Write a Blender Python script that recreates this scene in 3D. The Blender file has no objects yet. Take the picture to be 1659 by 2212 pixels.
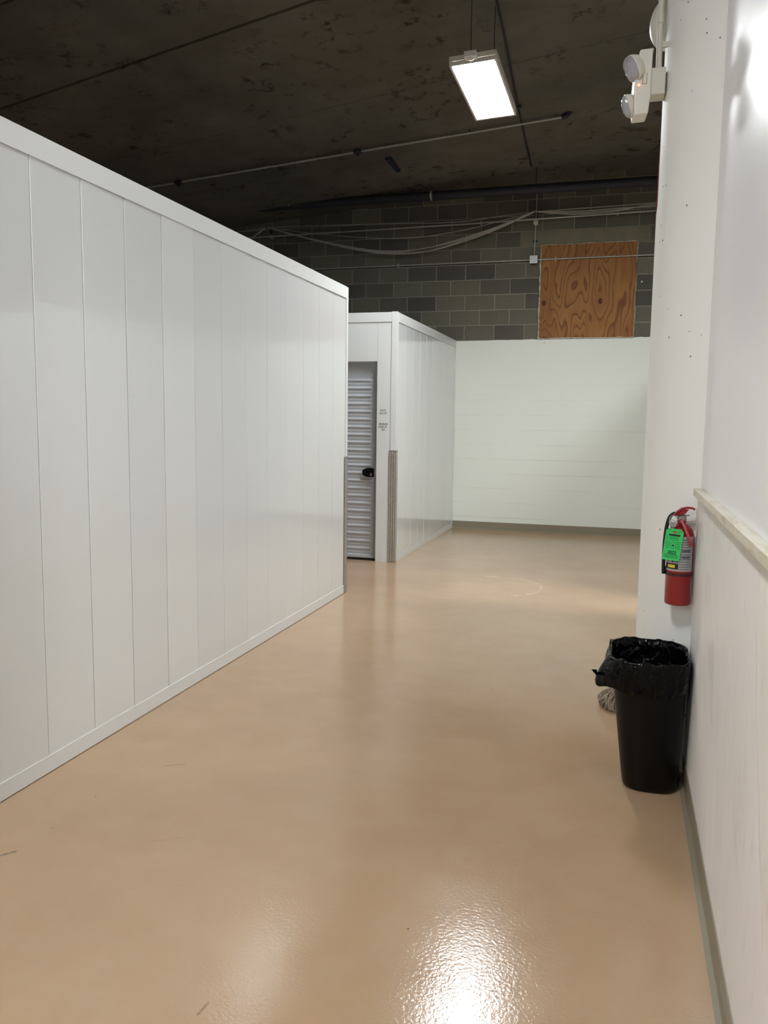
import bpy, bmesh, math, random
from mathutils import Vector, Matrix, noise
random.seed(7)
PI=math.pi
S=bpy.context.scene
COL=S.collection
# ------------------------------------------------------------ helpers
class MB:
    def __init__(s): s.v=[]; s.f=[]
    def add(s,vs,fs):
        n=len(s.v); s.v+= [tuple(v) for v in vs]; s.f+=[tuple(i+n for i in f) for f in fs]; return s
    def box(s,a,b,M=None):
        x0,y0,z0=a; x1,y1,z1=b
        vs=[(x0,y0,z0),(x1,y0,z0),(x1,y1,z0),(x0,y1,z0),(x0,y0,z1),(x1,y0,z1),(x1,y1,z1),(x0,y1,z1)]
        if M is not None: vs=[M@Vector(v) for v in vs]
        return s.add(vs,[(3,2,1,0),(4,5,6,7),(0,1,5,4),(1,2,6,5),(2,3,7,6),(3,0,4,7)])
    def tube(s,pts,r,n=10,cap=True):
        pts=[Vector(p) for p in pts]; m=len(pts)
        if isinstance(r,(int,float)): r=[r]*m
        up=None; rings=[]
        for i,p in enumerate(pts):
            t=(pts[min(i+1,m-1)]-pts[max(i-1,0)]).normalized()
            if up is None:
                up=Vector((0,0,1)) if abs(t.z)<.9 else Vector((1,0,0))
            a=(up-t*up.dot(t)).normalized(); b=t.cross(a); up=a
            rings.append([p+(a*math.cos(2*PI*k/n)+b*math.sin(2*PI*k/n))*r[i] for k in range(n)])
        s.loft(rings,cap=cap); return s
    def loft(s,rings,cap=True,closed=True):
        n=len(rings[0]); base=len(s.v)
        for R in rings: s.v+=[tuple(v) for v in R]
        for i in range(len(rings)-1):
            for k in range(n if closed else n-1):
                a=base+i*n+k; b=base+i*n+(k+1)%n
                s.f.append((a,b,b+n,a+n))
        if cap:
            s.f.append(tuple(base+k for k in range(n))[::-1])
            s.f.append(tuple(base+(len(rings)-1)*n+k for k in range(n)))
        return s
    def lathe(s,prof,n=32,M=None):
        rings=[]
        for r,z in prof:
            R=[Vector((r*math.cos(2*PI*k/n),r*math.sin(2*PI*k/n),z)) for k in range(n)]
            if M is not None: R=[M@v for v in R]
            rings.append(R)
        return s.loft(rings)
    def prism(s,poly,y0,y1,ax='y'):
        # polygon in (x,z) extruded along y (or 'x': polygon (y,z) along x ; 'z': polygon (x,y) along z)
        def P(p,t):
            return {'y':(p[0],t,p[1]),'x':(t,p[0],p[1]),'z':(p[0],p[1],t)}[ax]
        return s.loft([[P(p,y0) for p in poly],[P(p,y1) for p in poly]])
def obj(name,mb,mat,parent=None,smooth=False,bevel=0,seg=2):
    me=bpy.data.meshes.new(name); 
    if isinstance(mb,MB): me.from_pydata(mb.v,[],mb.f)
    me.validate(); 
    bm=bmesh.new(); bm.from_mesh(me); bmesh.ops.recalc_face_normals(bm,faces=bm.faces); bm.to_mesh(me); bm.free()
    o=bpy.data.objects.new(name,me); COL.objects.link(o)
    me.materials.append(mat)
    if smooth:
        for p in me.polygons: p.use_smooth=True
        try: me.set_sharp_from_angle(angle=math.radians(40))
        except Exception: pass
    if bevel:
        m=o.modifiers.new('bevel','BEVEL'); m.width=bevel; m.segments=seg; m.limit_method='ANGLE'
        m.harden_normals=False
    if parent:
        o.parent=parent; o.matrix_parent_inverse=parent.matrix_basis.inverted()
    return o
def thing(name,label,cat,loc=(0,0,0),group=None):
    o=bpy.data.objects.new(name,None); COL.objects.link(o); o.location=loc
    o.empty_display_size=.1
    o['label']=label; o['category']=cat
    if group: o['group']=group
    return o
def tag(o,label,cat,group=None,kind=None):
    o['label']=label; o['category']=cat
    if group: o['group']=group
    if kind: o['kind']=kind
    return o
def struct(o,label=None,cat=None):
    o['kind']='structure'
    if label: o['label']=label
    if cat: o['category']=cat
    return o
# ------------------------------------------------------------ materials
class NT:
    def __init__(s,name):
        s.m=bpy.data.materials.new(name); s.m.use_nodes=True; s.t=s.m.node_tree
        s.t.nodes.clear(); s.out=s.n('ShaderNodeOutputMaterial'); s.b=s.n('ShaderNodeBsdfPrincipled')
        s.l(s.b.outputs[0],s.out.inputs[0])
    def n(s,t,**k):
        x=s.t.nodes.new(t)
        for a,v in k.items(): setattr(x,a,v)
        return x
    def l(s,a,b): s.t.links.new(a,b)
    def set(s,**k):
        for a,v in k.items():
            i=s.b.inputs[a.replace('_',' ')]
            if hasattr(v,'is_output') or isinstance(v,bpy.types.NodeSocket): s.l(v,i)
            else: i.default_value=(*v,1) if isinstance(v,tuple) and len(v)==3 else v
    def geo(s): return s.n('ShaderNodeNewGeometry').outputs['Position']
    def mapp(s,src,loc=(0,0,0),rot=(0,0,0),sc=(1,1,1)):
        m=s.n('ShaderNodeMapping'); s.l(src,m.inputs[0]); m.inputs[1].default_value=loc; m.inputs[2].default_value=rot; m.inputs[3].default_value=sc
        return m.outputs[0]
    def noise(s,vec,scale,detail=4,rough=.5,dist=0):
        x=s.n('ShaderNodeTexNoise'); s.l(vec,x.inputs['Vector']); x.inputs['Scale'].default_value=scale
        x.inputs['Detail'].default_value=detail; x.inputs['Roughness'].default_value=rough; x.inputs['Distortion'].default_value=dist
        return x.outputs['Fac']
    def math(s,op,a,b=0,c=None,clamp=False):
        x=s.n('ShaderNodeMath',operation=op); x.use_clamp=clamp
        for i,v in enumerate([a,b,c]):
            if v is None: continue
            if isinstance(v,(int,float)): x.inputs[i].default_value=v
            else: s.l(v,x.inputs[i])
        return x.outputs[0]
    def ramp(s,f,st,interp='LINEAR'):
        x=s.n('ShaderNodeValToRGB'); s.l(f,x.inputs[0]); e=x.color_ramp.elements; x.color_ramp.interpolation=interp
        while len(e)<len(st): e.new(.5)
        for i,(p,c) in enumerate(st):
            e[i].position=p; e[i].color=(*c,1) if isinstance(c,tuple) else (c,c,c,1)
        return x.outputs[0]
    def mix(s,f,a,b):
        x=s.n('ShaderNodeMix',data_type='RGBA')
        for i,v in ((0,f),(6,a),(7,b)):
            if isinstance(v,(int,float)): x.inputs[i].default_value=v
            elif isinstance(v,tuple): x.inputs[i].default_value=(*v,1)
            else: s.l(v,x.inputs[i])
        return x.outputs[2]
    def sep(s,v):
        x=s.n('ShaderNodeSeparateXYZ'); s.l(v,x.inputs[0]); return x.outputs
    def comb(s,a,b,c=0):
        x=s.n('ShaderNodeCombineXYZ')
        for i,v in enumerate([a,b,c]):
            if isinstance(v,(int,float)): x.inputs[i].default_value=v
            else: s.l(v,x.inputs[i])
        return x.outputs[0]
    def bump(s,h,dist=.01,strength=1,prev=None):
        x=s.n('ShaderNodeBump'); s.l(h,x.inputs['Height']); x.inputs['Distance'].default_value=dist; x.inputs['Strength'].default_value=strength
        if prev is not None: s.l(prev,x.inputs['Normal'])
        return x.outputs[0]
def simple(name,col,rough=.5,metal=0,spec=.5,coat=0,**k):
    t=NT(name); t.set(Base_Color=col,Roughness=rough,Metallic=metal,Specular_IOR_Level=spec,Coat_Weight=coat,**k); return t.m
def c(r,g,b):   # sRGB 0-255 to linear
    f=lambda v:(v/255/12.92 if v/255<=.04045 else ((v/255+.055)/1.055)**2.4)
    return (f(r),f(g),f(b))

def mat_floor():
    t=NT('floor_paint'); p=t.geo()
    n1=t.noise(p,1.1,3,.5); n2=t.noise(p,6,4,.6)
    col=t.mix(t.ramp(n1,[(.35,0.),(.65,1.)]),c(172,143,113),c(181,152,121))
    col=t.mix(t.math('MULTIPLY',t.ramp(n2,[(.45,0.),(.75,1.)]),.25),col,c(186,164,140))
    # pits and flecks
    v=t.n('ShaderNodeTexVoronoi'); t.l(p,v.inputs['Vector']); v.inputs['Scale'].default_value=9
    rnd=t.sep(v.outputs['Color'])[0]
    fleck=t.math('MULTIPLY',t.math('LESS_THAN',v.outputs['Distance'],.045),t.math('GREATER_THAN',rnd,.86))
    col=t.mix(t.math('MULTIPLY',fleck,.6),col,c(110,90,72))
    x,y,z=t.sep(p)
    def seg(a,b,w,warp=.02):
        wn=t.math('MULTIPLY',t.math('SUBTRACT',t.noise(p,14,3),.5),warp)
        dx,dy=b[0]-a[0],b[1]-a[1]; L2=dx*dx+dy*dy
        px=t.math('SUBTRACT',x,a[0]); py=t.math('ADD',t.math('SUBTRACT',y,a[1]),wn)
        h=t.math('MULTIPLY',t.math('ADD',t.math('MULTIPLY',px,dx),t.math('MULTIPLY',py,dy)),1/L2,clamp=True)
        ex=t.math('SUBTRACT',px,t.math('MULTIPLY',h,dx)); ey=t.math('SUBTRACT',py,t.math('MULTIPLY',h,dy))
        d=t.math('SQRT',t.math('ADD',t.math('MULTIPLY',ex,ex),t.math('MULTIPLY',ey,ey)))
        m=t.math('SUBTRACT',1,t.math('DIVIDE',d,w),clamp=True)
        return t.math('MULTIPLY',m,t.math('MULTIPLY',t.noise(p,60,2),1.6),clamp=True)
    for a,b,w,s,cc in [((-2.105,2.195),(-2.02,2.29),.010,.9,(95,90,85)),((-1.895,3.10),(-1.83,3.14),.008,.6,(110,95,80)),
                       ((-1.0,1.765),(-.995,1.81),.006,.8,(100,82,66)),((-1.6,2.5),(-1.5,2.56),.006,.35,(130,110,92))]:
        col=t.mix(t.math('MULTIPLY',seg(a,b,w),s),col,c(*cc))
    # pale scraped ring left on the floor
    wob=t.math('MULTIPLY',t.math('SUBTRACT',t.noise(p,5,3),.5),.05)
    dx=t.math('SUBTRACT',x,-1.13); dy=t.math('SUBTRACT',y,7.62)
    d=t.math('ADD',t.math('SQRT',t.math('ADD',t.math('MULTIPLY',dx,dx),t.math('MULTIPLY',dy,dy))),wob)
    ring=t.math('SUBTRACT',1,t.math('DIVIDE',t.math('ABSOLUTE',t.math('SUBTRACT',d,.46)),.03),clamp=True)
    ring=t.math('MULTIPLY',ring,t.ramp(t.noise(p,18,4),[(.42,0.),(.62,1.)]))
    ring=t.math('MULTIPLY',ring,t.math('MULTIPLY',t.math('GREATER_THAN',t.math('ADD',x,t.math('MULTIPLY',y,.35)),1.56),t.math('GREATER_THAN',x,-1.3)))
    col=t.mix(t.math('MULTIPLY',ring,.38),col,c(226,208,184))
    rr=t.ramp(t.noise(p,2.2,4,.6),[(.3,.11),(.7,.17)])
    h=t.math('ADD',t.noise(p,85,2,.5),t.math('MULTIPLY',t.noise(p,6,2),.45))
    t.set(Base_Color=col,Roughness=rr,Specular_IOR_Level=.5,Normal=t.bump(h,.0015,.36))
    return t.m
def mat_ceiling():
    t=NT('ceiling_concrete'); p=t.geo()
    a=t.ramp(t.noise(p,.8,4,.6),[(.35,0.),(.65,1.)])
    col=t.mix(a,c(97,94,86),c(117,112,103))
    # form-board stripes
    st=t.noise(t.mapp(p,sc=(.7,2.5,1)),2.2,4)
    col=t.mix(t.math('MULTIPLY',t.ramp(st,[(.4,0.),(.7,1.)]),.25),col,c(92,84,64))
    bl=t.ramp(t.noise(t.mapp(p,sc=(1,1.15,1)),5.2,6,.72),[(.55,0.),(.63,1.)])
    reg=t.ramp(t.noise(p,1.3,2),[(.42,0.),(.6,1.)])
    col=t.mix(t.math('MULTIPLY',t.math('MULTIPLY',bl,reg),.75),col,c(48,42,34))
    sp=t.ramp(t.noise(p,17,5,.7),[(.66,0.),(.72,1.)])
    col=t.mix(t.math('MULTIPLY',sp,.7),col,c(40,36,30))
    red=t.math('MULTIPLY',t.ramp(t.noise(t.mapp(p,loc=(5,2,0)),5,5,.7),[(.6,0.),(.68,1.)]),t.ramp(t.noise(t.mapp(p,loc=(3,9,1)),.9,1),[(.55,0.),(.65,1.)]))
    col=t.mix(t.math('MULTIPLY',red,.45),col,c(110,62,50))
    t.set(Base_Color=col,Roughness=.9,Specular_IOR_Level=.15,Normal=t.bump(t.noise(p,20,6,.7),.012,.5))
    return t.m
def mat_farwall():
    t=NT('block_wall'); p=t.geo(); x,y,z=t.sep(p)
    W_,R_=.4205,.209
    u=t.math('ADD',x,2.013-W_/2+W_*60); v=t.math('ADD',z,-3.31+R_*40)
    wob=t.math('MULTIPLY',t.math('SUBTRACT',t.noise(p,6,3),.5),.008)
    vec=t.comb(t.math('ADD',u,wob),t.math('ADD',v,wob))
    b=t.n('ShaderNodeTexBrick'); t.l(vec,b.inputs['Vector']); b.inputs['Scale'].default_value=1
    b.inputs['Brick Width'].default_value=W_; b.inputs['Row Height'].default_value=R_; b.inputs['Mortar Size'].default_value=.0048
    b.inputs['Mortar Smooth'].default_value=.2; b.inputs['Bias'].default_value=0
    b.inputs['Color1'].default_value=(*c(88,86,79),1); b.inputs['Color2'].default_value=(*c(120,117,101),1); b.inputs['Mortar'].default_value=(*c(168,164,150),1)
    col=b.outputs['Color']
    col=t.mix(t.math('MULTIPLY',t.ramp(t.noise(p,40,5,.7),[(.4,0.),(.7,1.)]),.35),col,c(70,68,60))
    col=t.mix(t.math('MULTIPLY',t.ramp(t.noise(p,1.6,3),[(.5,0.),(.7,1.)]),.3),col,c(122,117,104))
    # thin smears of white paint near the edge line
    edge=t.math('ADD',t.math('ADD',2.687,t.math('MULTIPLY',t.math('ADD',x,1),.008)),t.math('MULTIPLY',t.math('SUBTRACT',t.noise(t.mapp(p,sc=(1,1,3)),9,4),.5),.02))
    white=t.math('LESS_THAN',z,edge)
    # painted block: faint, partly filled joints
    rowf=t.math('FRACT',t.math('DIVIDE',v,R_))
    hz=t.math('ADD',t.math('LESS_THAN',rowf,.03),t.math('GREATER_THAN',rowf,.97),clamp=True)
    vis=t.math('MULTIPLY',t.ramp(t.noise(t.mapp(p,sc=(1,1,3)),1.6,3),[(.38,.0),(.62,1.)]),t.math('ADD',t.math('MULTIPLY',hz,.9),.1))
    vis=t.math('MULTIPLY',vis,t.ramp(t.math('DIVIDE',z,2.7),[(.45,1.),(.85,.25)]))
    wcol=t.mix(t.math('MULTIPLY',t.math('MULTIPLY',b.outputs['Fac'],vis),.22),c(234,238,228),c(172,172,164))
    sc_=t.ramp(t.noise(p,9,5,.7),[(.70,0.),(.74,1.)])
    wcol=t.mix(t.math('MULTIPLY',sc_,.3),wcol,c(180,178,170))
    col=t.mix(white,col,wcol)
    rough=t.math('ADD',t.math('MULTIPLY',white,-.5),.9)
    jv=t.math('ADD',t.math('SUBTRACT',1,white),t.math('MULTIPLY',t.math('MULTIPLY',white,vis),.6))
    h=t.math('ADD',t.math('MULTIPLY',t.math('MULTIPLY',b.outputs['Fac'],jv),-1),t.math('MULTIPLY',t.noise(p,60,5,.7),.25))
    t.set(Base_Color=col,Roughness=rough,Specular_IOR_Level=.3,Normal=t.bump(h,.006,.8))
    return t.m
def mat_panel():
    t=NT('glossy_white_steel'); p=t.geo()
    oi=t.n('ShaderNodeObjectInfo').outputs['Random']
    col=t.mix(oi,c(217,220,219),c(223,226,224))
    h=t.noise(t.mapp(p,sc=(1,1,.35)),3.2,1,.4)
    t.set(Base_Color=col,Roughness=.16,Specular_IOR_Level=.6,Coat_Weight=.75,Coat_IOR=1.55,Coat_Roughness=.012,Normal=t.bump(h,.002,.15))
    return t.m
def mat_column():
    t=NT('painted_concrete'); p=t.geo()
    col=c(241,240,234)
    v=t.n('ShaderNodeTexVoronoi'); t.l(p,v.inputs['Vector']); v.inputs['Scale'].default_value=22
    rnd=t.sep(v.outputs['Color'])[0]
    reg=t.ramp(t.noise(p,2.6,2),[(.38,0.),(.5,1.)])
    pit=t.math('MULTIPLY',t.math('LESS_THAN',v.outputs['Distance'],t.math('MULTIPLY',rnd,.11)),t.math('GREATER_THAN',rnd,.5))
    pit=t.math('MULTIPLY',pit,reg)
    col=t.mix(t.math('MULTIPLY',pit,.85),col,c(60,56,52))
    h=t.math('ADD',t.noise(p,5,4),t.math('MULTIPLY',pit,-1.))
    t.set(Base_Color=col,Roughness=.6,Specular_IOR_Level=.25,Normal=t.bump(h,.006,.4))
    return t.m
def mat_drywall():
    t=NT('gloss_drywall'); p=t.geo()
    h=t.math('ADD',t.noise(p,2.2,2),t.math('MULTIPLY',t.noise(t.mapp(p,sc=(1,1,.5)),55,3),.04))
    t.set(Base_Color=c(245,244,244),Roughness=.3,Specular_IOR_Level=.5,Normal=t.bump(h,.01,.35))
    return t.m
def mat_wainscot():
    t=NT('painted_plywood'); p=t.geo(); x,y,z=t.sep(p)
    q=t.mapp(p,sc=(1,.55,.42))
    n=t.noise(q,1.9,3,.5,1.2)
    bands=t.ramp(t.math('FRACT',t.math('MULTIPLY',n,4.5)),[(0,0.),(.45,.25),(.5,1.),(.62,.55),(1,0.)])
    col=t.mix(t.ramp(t.noise(q,1.5,3),[(.35,0.),(.65,1.)]),c(232,229,225),c(247,243,239))
    col=t.mix(t.math('MULTIPLY',bands,.55),col,c(250,248,244))
    col=t.mix(t.math('MULTIPLY',t.ramp(t.noise(t.mapp(p,sc=(1,2,.8)),9,5,.7),[(.55,0.),(.8,1.)]),.3),col,c(172,166,160))
    rough=t.ramp(bands,[(0,.5),(1,.28)])
    t.set(Base_Color=col,Roughness=rough,Specular_IOR_Level=.5,Normal=t.bump(bands,.002,.7))
    return t.m
def mat_plywood():
    t=NT('bare_plywood'); p=t.geo(); x,y,z=t.sep(p)
    q=t.mapp(p,loc=(3.3,0,1.7),sc=(1,1,.2))
    n=t.noise(q,2.5,2,.45,.35)
    fine=t.noise(t.mapp(p,sc=(60,1,2.2)),1.2,4,.6)
    # knots pull the rings round them
    def knot(kx,kz,r):
        dx=t.math('SUBTRACT',x,kx); dz=t.math('MULTIPLY',t.math('SUBTRACT',z,kz),.7)
        d=t.math('SQRT',t.math('ADD',t.math('MULTIPLY',dx,dx),t.math('MULTIPLY',dz,dz)))
        return d
    k1=knot(-1.12,3.17,.03); k2=knot(-.37,3.18,.03)
    pull=t.math('ADD',t.math('MULTIPLY',t.math('SUBTRACT',1,t.math('DIVIDE',k1,.075),clamp=True),.2),t.math('MULTIPLY',t.math('SUBTRACT',1,t.math('DIVIDE',k2,.085),clamp=True),.2))
    ring=t.math('ADD',t.math('MULTIPLY',t.math('ADD',n,pull),21),t.math('MULTIPLY',fine,.35))
    fr=t.math('FRACT',ring)
    g=t.ramp(fr,[(0,0.),(.35,.12),(.72,.3),(.9,1.),(1.,.1)])
    col=t.mix(g,c(164,116,64),c(110,66,34))
    col=t.mix(t.math('MULTIPLY',t.ramp(fine,[(.35,0.),(.7,1.)]),.25),col,c(134,86,46))
    col=t.mix(t.math('MULTIPLY',t.ramp(t.noise(t.mapp(p,sc=(1.4,1,.6)),1.7,2),[(.45,0.),(.65,1.)]),.4),col,c(124,72,36))
    km=t.math('ADD',t.math('LESS_THAN',k1,.026),t.math('LESS_THAN',k2,.028),clamp=True)
    col=t.mix(t.math('MULTIPLY',km,.85),col,c(62,28,18))
    t.set(Base_Color=col,Roughness=.65,Specular_IOR_Level=.3,Normal=t.bump(g,.002,.4))
    return t.m
def mat_galv(name='galvanized_steel',col=(150,152,152),rough=.35,metal=.85):
    t=NT(name); p=t.geo()
    n=t.noise(p,30,3)
    t.set(Base_Color=t.mix(n,c(*[max(0,v-18) for v in col]),c(*[min(255,v+18) for v in col])),Roughness=rough,Metallic=metal)
    return t.m
def mat_bag():
    t=NT('black_plastic_film'); p=t.geo()
    n_=t.noise(p,9,3,.5,.8)
    m_=t.noise(t.mapp(p,loc=(4,4,4),sc=(1,1,.6)),17,2,.5,.5)
    h=t.math('ADD',t.math('SUBTRACT',1,t.math('ABSOLUTE',t.math('SUBTRACT',t.math('MULTIPLY',n_,2),1))),t.math('MULTIPLY',t.math('SUBTRACT',1,t.math('ABSOLUTE',t.math('SUBTRACT',t.math('MULTIPLY',m_,2),1))),.6))
    t.set(Base_Color=(.0018,.0018,.0022),Roughness=.13,Specular_IOR_Level=.15,Normal=t.bump(h,.016,.9))
    return t.m
def mat_cloth_mop():
    t=NT('mop_cotton'); p=t.geo()
    t.set(Base_Color=t.mix(t.noise(p,60,3),c(128,112,98),c(178,164,148)),Roughness=.95,Specular_IOR_Level=.1)
    return t.m
def emis(name,col,st):
    t=NT(name); t.set(Base_Color=(.8,.8,.8),Emission_Color=col,Emission_Strength=st,Roughness=.4); return t.m

M_floor=mat_floor(); M_ceil=mat_ceiling(); M_far=mat_farwall(); M_panel=mat_panel(); M_col=mat_column()
M_dry=mat_drywall(); M_wains=mat_wainscot(); M_ply=mat_plywood(); M_galv=mat_galv(); M_bag=mat_bag(); M_mop=mat_cloth_mop()
M_trim=simple('white_steel_trim',c(219,221,218),.3)
M_door=simple('galvalume_door',c(186,190,195),.38,metal=.05,spec=.6)
M_plate=mat_galv('diamond_plate_aluminium',(142,137,129),.42,.4)
M_tread=mat_galv('lighter_tread',(226,222,214),.3,.35)  # lighter than the plate so the raised lozenges stand out
M_conduit=mat_galv('conduit_steel',(176,174,168),.45,.3)
M_darkpipe=simple('dark_iron_pipe',c(44,46,56),.6)
M_blackp=simple('black_plastic',(.0018,.0016,.0016),.38,spec=.2)
M_rubber=simple('black_rubber',c(14,14,14),.6)
M_red=simple('red_enamel',c(138,14,17),.3,coat=.3)
M_redp=simple('red_lever_paint',c(150,18,26),.35)
M_darkred=simple('strap_dark_red',c(64,14,20),.45)
M_green=simple('green_tag_card',c(52,205,105),.55)
M_ink=simple('black_print',c(18,40,26),.6)
M_inkb=simple('black_ink',c(16,17,19),.5)
M_label=simple('silver_label',c(165,165,166),.4)
M_labelink=simple('label_grey_print',c(88,90,96),.5)
M_white=simple('white_plastic',c(222,218,206),.38)
M_offw=simple('white_paint_pipe',c(205,200,188),.45)
M_brass=simple('brass_grommet',c(170,112,50),.4,.5)
M_yellow=simple('yellow_sticker',c(225,200,60),.5)
M_base=simple('olive_vinyl_baseboard',c(138,130,110),.42)
M_rail=NT('rail_wood_paint'); 
_p=M_rail.geo(); M_rail.set(Base_Color=M_rail.mix(M_rail.ramp(M_rail.noise(M_rail.mapp(_p,sc=(5,.8,5)),5,5,.7),[(.45,0.),(.75,1.)]),c(224,218,202),c(190,176,142)),Roughness=.5,Normal=M_rail.bump(M_rail.noise(M_rail.mapp(_p,sc=(6,.6,6)),12,4),.001,.5)); M_rail=M_rail.m
M_lens=simple('clear_ribbed_lens',c(200,200,205),.08,spec=.9,Transmission_Weight=.35)
M_cable=simple('grey_cable_jacket',c(176,170,160),.6)
M_caulk=simple('white_caulk',c(200,196,180),.7)
M_concrete=NT('lintel_concrete'); _p=M_concrete.geo()
M_concrete.set(Base_Color=M_concrete.mix(M_concrete.noise(_p,7,5,.6),c(108,102,84),c(142,134,112)),Roughness=.9,Normal=M_concrete.bump(M_concrete.noise(_p,30,5),.004,.6)); M_concrete=M_concrete.m
M_orange=emis('status_led',(1,.12,.03),2.5)
M_darkwall=simple('dark_block_paint',c(95,92,84),.85)
M_whitewall=simple('plain_white_paint',c(232,232,228),.6)

# ------------------------------------------------------------ the room
X_R=.32; X_L=-2.34; Y_F=11.65; Y_C=6.876; Y_U=8.49; H=2.685
def zc(x,y): return 4.72+.08*(x+2)+.15*(11.65-y)
XA,XB,YA,YB=-11.,6.,-9.,11.75
struct(obj('floor',MB().box((XA,YA,-.1),(XB,YB+.1,0)),M_floor),'tan painted concrete floor with a glossy finish','floor')
# ceiling: precast slabs of one roof with joints between them
mb=MB()
def joint(k): return k     # (y at x=-6.7, y at x=-2.8)
J=[(YA,YA),(2.9,2.6),(4.7,4.4),(6.62,6.25),(7.88,7.33),(9.30,8.98),(YB+.2,YB+.2)]
def jy(j,x):
    a,b=j; return a+(b-a)*(x+6.7)/3.9
gap=[.0,.012,.02,.03,.036,.008,0]
for i in range(len(J)-1):
    ga=gap[i]/2; gb=gap[i+1]/2
    vs=[]
    for (x) in (XA-.3,XB+.3):
        ya=jy(J[i],x)+ga; yb=jy(J[i+1],x)-gb
        vs+=[(x,ya,zc(x,ya)),(x,yb,zc(x,yb)),(x,yb,zc(x,yb)+.25),(x,ya,zc(x,ya)+.25)]
    mb.add(vs,[(0,1,2,3),(7,6,5,4),(0,4,5,1),(1,5,6,2),(2,6,7,3),(3,7,4,0)])
# deck above the joints
vs=[]
for (x,y) in ((XA-.3,YA-.2),(XB+.3,YA-.2),(XB+.3,YB+.3),(XA-.3,YB+.3)): vs.append((x,y,zc(x,y)+.06))
for (x,y) in ((XA-.3,YA-.2),(XB+.3,YA-.2),(XB+.3,YB+.3),(XA-.3,YB+.3)): vs.append((x,y,zc(x,y)+.3))
mb.add(vs,[(0,1,2,3),(4,5,6,7),(0,1,5,4),(1,2,6,5),(2,3,7,6),(3,0,4,7)])
struct(obj('ceiling',mb,M_ceil),'dark stained concrete ceiling','ceiling')
struct(obj('wall_far',MB().box((XA,Y_F,0),(XB,Y_F+.1,5.6)),M_far),'grey block wall painted white on its lower part','wall')
struct(obj('wall_left',MB().box((XA-.1,YA,0),(XA,YB,6.6)),M_darkwall))
struct(obj('wall_back',MB().box((XA,YA-.1,0),(XB,YA,7.9)),M_whitewall))
struct(obj('wall_outer',MB().box((XB,YA,0),(XB+.1,YB,7.9)),M_darkwall))
# right wall: drywall above, plywood wainscot below
wr=struct(obj('wall_right',MB().box((X_R+.012,YA,0),(X_R+.14,3.735,7.2)),M_dry,bevel=.003),'smooth glossy white wall on the right','wall')
struct(obj('trim_1',MB().box((X_R,YA,.0),(X_R+.0115,3.70,1.252)),M_wains,bevel=.002),'whitewashed plywood wainscot below the rail','wainscot')
struct(obj('trim_2',MB().box((X_R-.022,YA,1.250),(X_R+.0115,3.68,1.280)),M_rail,bevel=.003),'rough white painted wooden chair rail','rail')
# cove baseboards
prof=[(X_R-.0005,.104),(X_R-.004,.104),(X_R-.004,.022),(X_R-.007,.010),(X_R-.022,.0015),(X_R-.022,.0002),(X_R-.0005,.0002)]
struct(obj('baseboard_right',MB().prism([(a,b) for a,b in prof],1.98,3.69),M_base),'olive grey vinyl cove baseboard along the right wall','baseboard')
prof2=[(X_R-.0005,.104),(X_R-.004,.104),(X_R-.004,.022),(X_R-.007,.010),(X_R-.014,.0015),(X_R-.014,.0002),(X_R-.0005,.0002)]
struct(obj('baseboard_right.001',MB().prism(prof2,YA,1.977),M_base))
pf=[(Y_F-.0005,.106),(Y_F-.005,.106),(Y_F-.005,.012),(Y_F-.02,.001),(Y_F-.02,.0002),(Y_F-.0005,.0002)]
struct(obj('baseboard_far',MB().prism(pf,X_L+.0,XB-.1,'x'),M_base),'olive grey baseboard along the far wall','baseboard')
struct(obj('trim_3',MB().box((-1.47,Y_F-.006,3.937),(.24,Y_F+.02,4.145)),M_concrete),'plain concrete lintel over the boarded opening','lintel')
# round column
CX,CY,CR=.457,4.07,.35
colm=tag(obj('column',MB().lathe([(CR+.004,0),(CR+.004,2.50),(CR,2.54),(CR,zc(CX,CY)+.05)],96,Matrix.Translation((CX,CY,0))),M_col,smooth=True),'round white painted concrete column at the end of the right wall','column')

# ------------------------------------------------------------ storage unit blocks
def guard(name_parent,flip,corner,z0=.001,z1=1.225):
    # L-shaped diamond plate on a convex corner; legs run to -x (on face y) and to +-y (on face x)
    cx,cy=corner; w=.076; t=.0022; mb=MB()
    sy=1 if flip else -1     # outward direction of the y face
    # leg on the x face (faces +x)
    yb=cy-sy*w
    mb.box((cx,min(cy,yb),z0),(cx+t,max(cy,yb)+0,z1))
    mb.box((cx-w,min(cy,cy+sy*t),z0),(cx+t,max(cy,cy+sy*t),z1))
    # raised tread lozenges
    def loz(o,u,n_,a,L=.0215,Wd=.0068,h=.0016):
        up=Vector((0,0,1)); d=(u*math.cos(a)+up*math.sin(a)); e=(-u*math.sin(a)+up*math.cos(a))
        vs=[o+d*L/2,o+d*L*.2+e*Wd/2,o-d*L*.2+e*Wd/2,o-d*L/2,o-d*L*.2-e*Wd/2,o+d*L*.2-e*Wd/2,
            o+d*L*.3+n_*h,o-d*L*.3+n_*h]
        mb.add(vs,[(0,1,6),(1,2,7,6),(2,3,7),(3,4,7),(4,5,6,7),(5,0,6)])
    k=0; z=z0+.018
    while z<z1-.015:
        for j in range(3):
            a=math.radians(58 if (k+j)%2 else 58)
            s_=.013+j*.0255
            zz=z+(.011 if j%2 else 0)
            if zz<z1-.012:
                loz(Vector((cx+t,cy-sy*s_,zz)),Vector((0,-sy,0)),Vector((1,0,0)),a)
                loz(Vector((cx-s_,cy+sy*t,zz)),Vector((-1,0,0)),Vector((0,sy,0)),math.radians(122))
        z+=.0225; k+=1
    o=obj('corner_guard',mb,M_plate,name_parent); o.data.materials.append(M_tread)
    for p_ in o.data.polygons:
        if p_.area<.0004: p_.material_index=1
    return o
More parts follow.
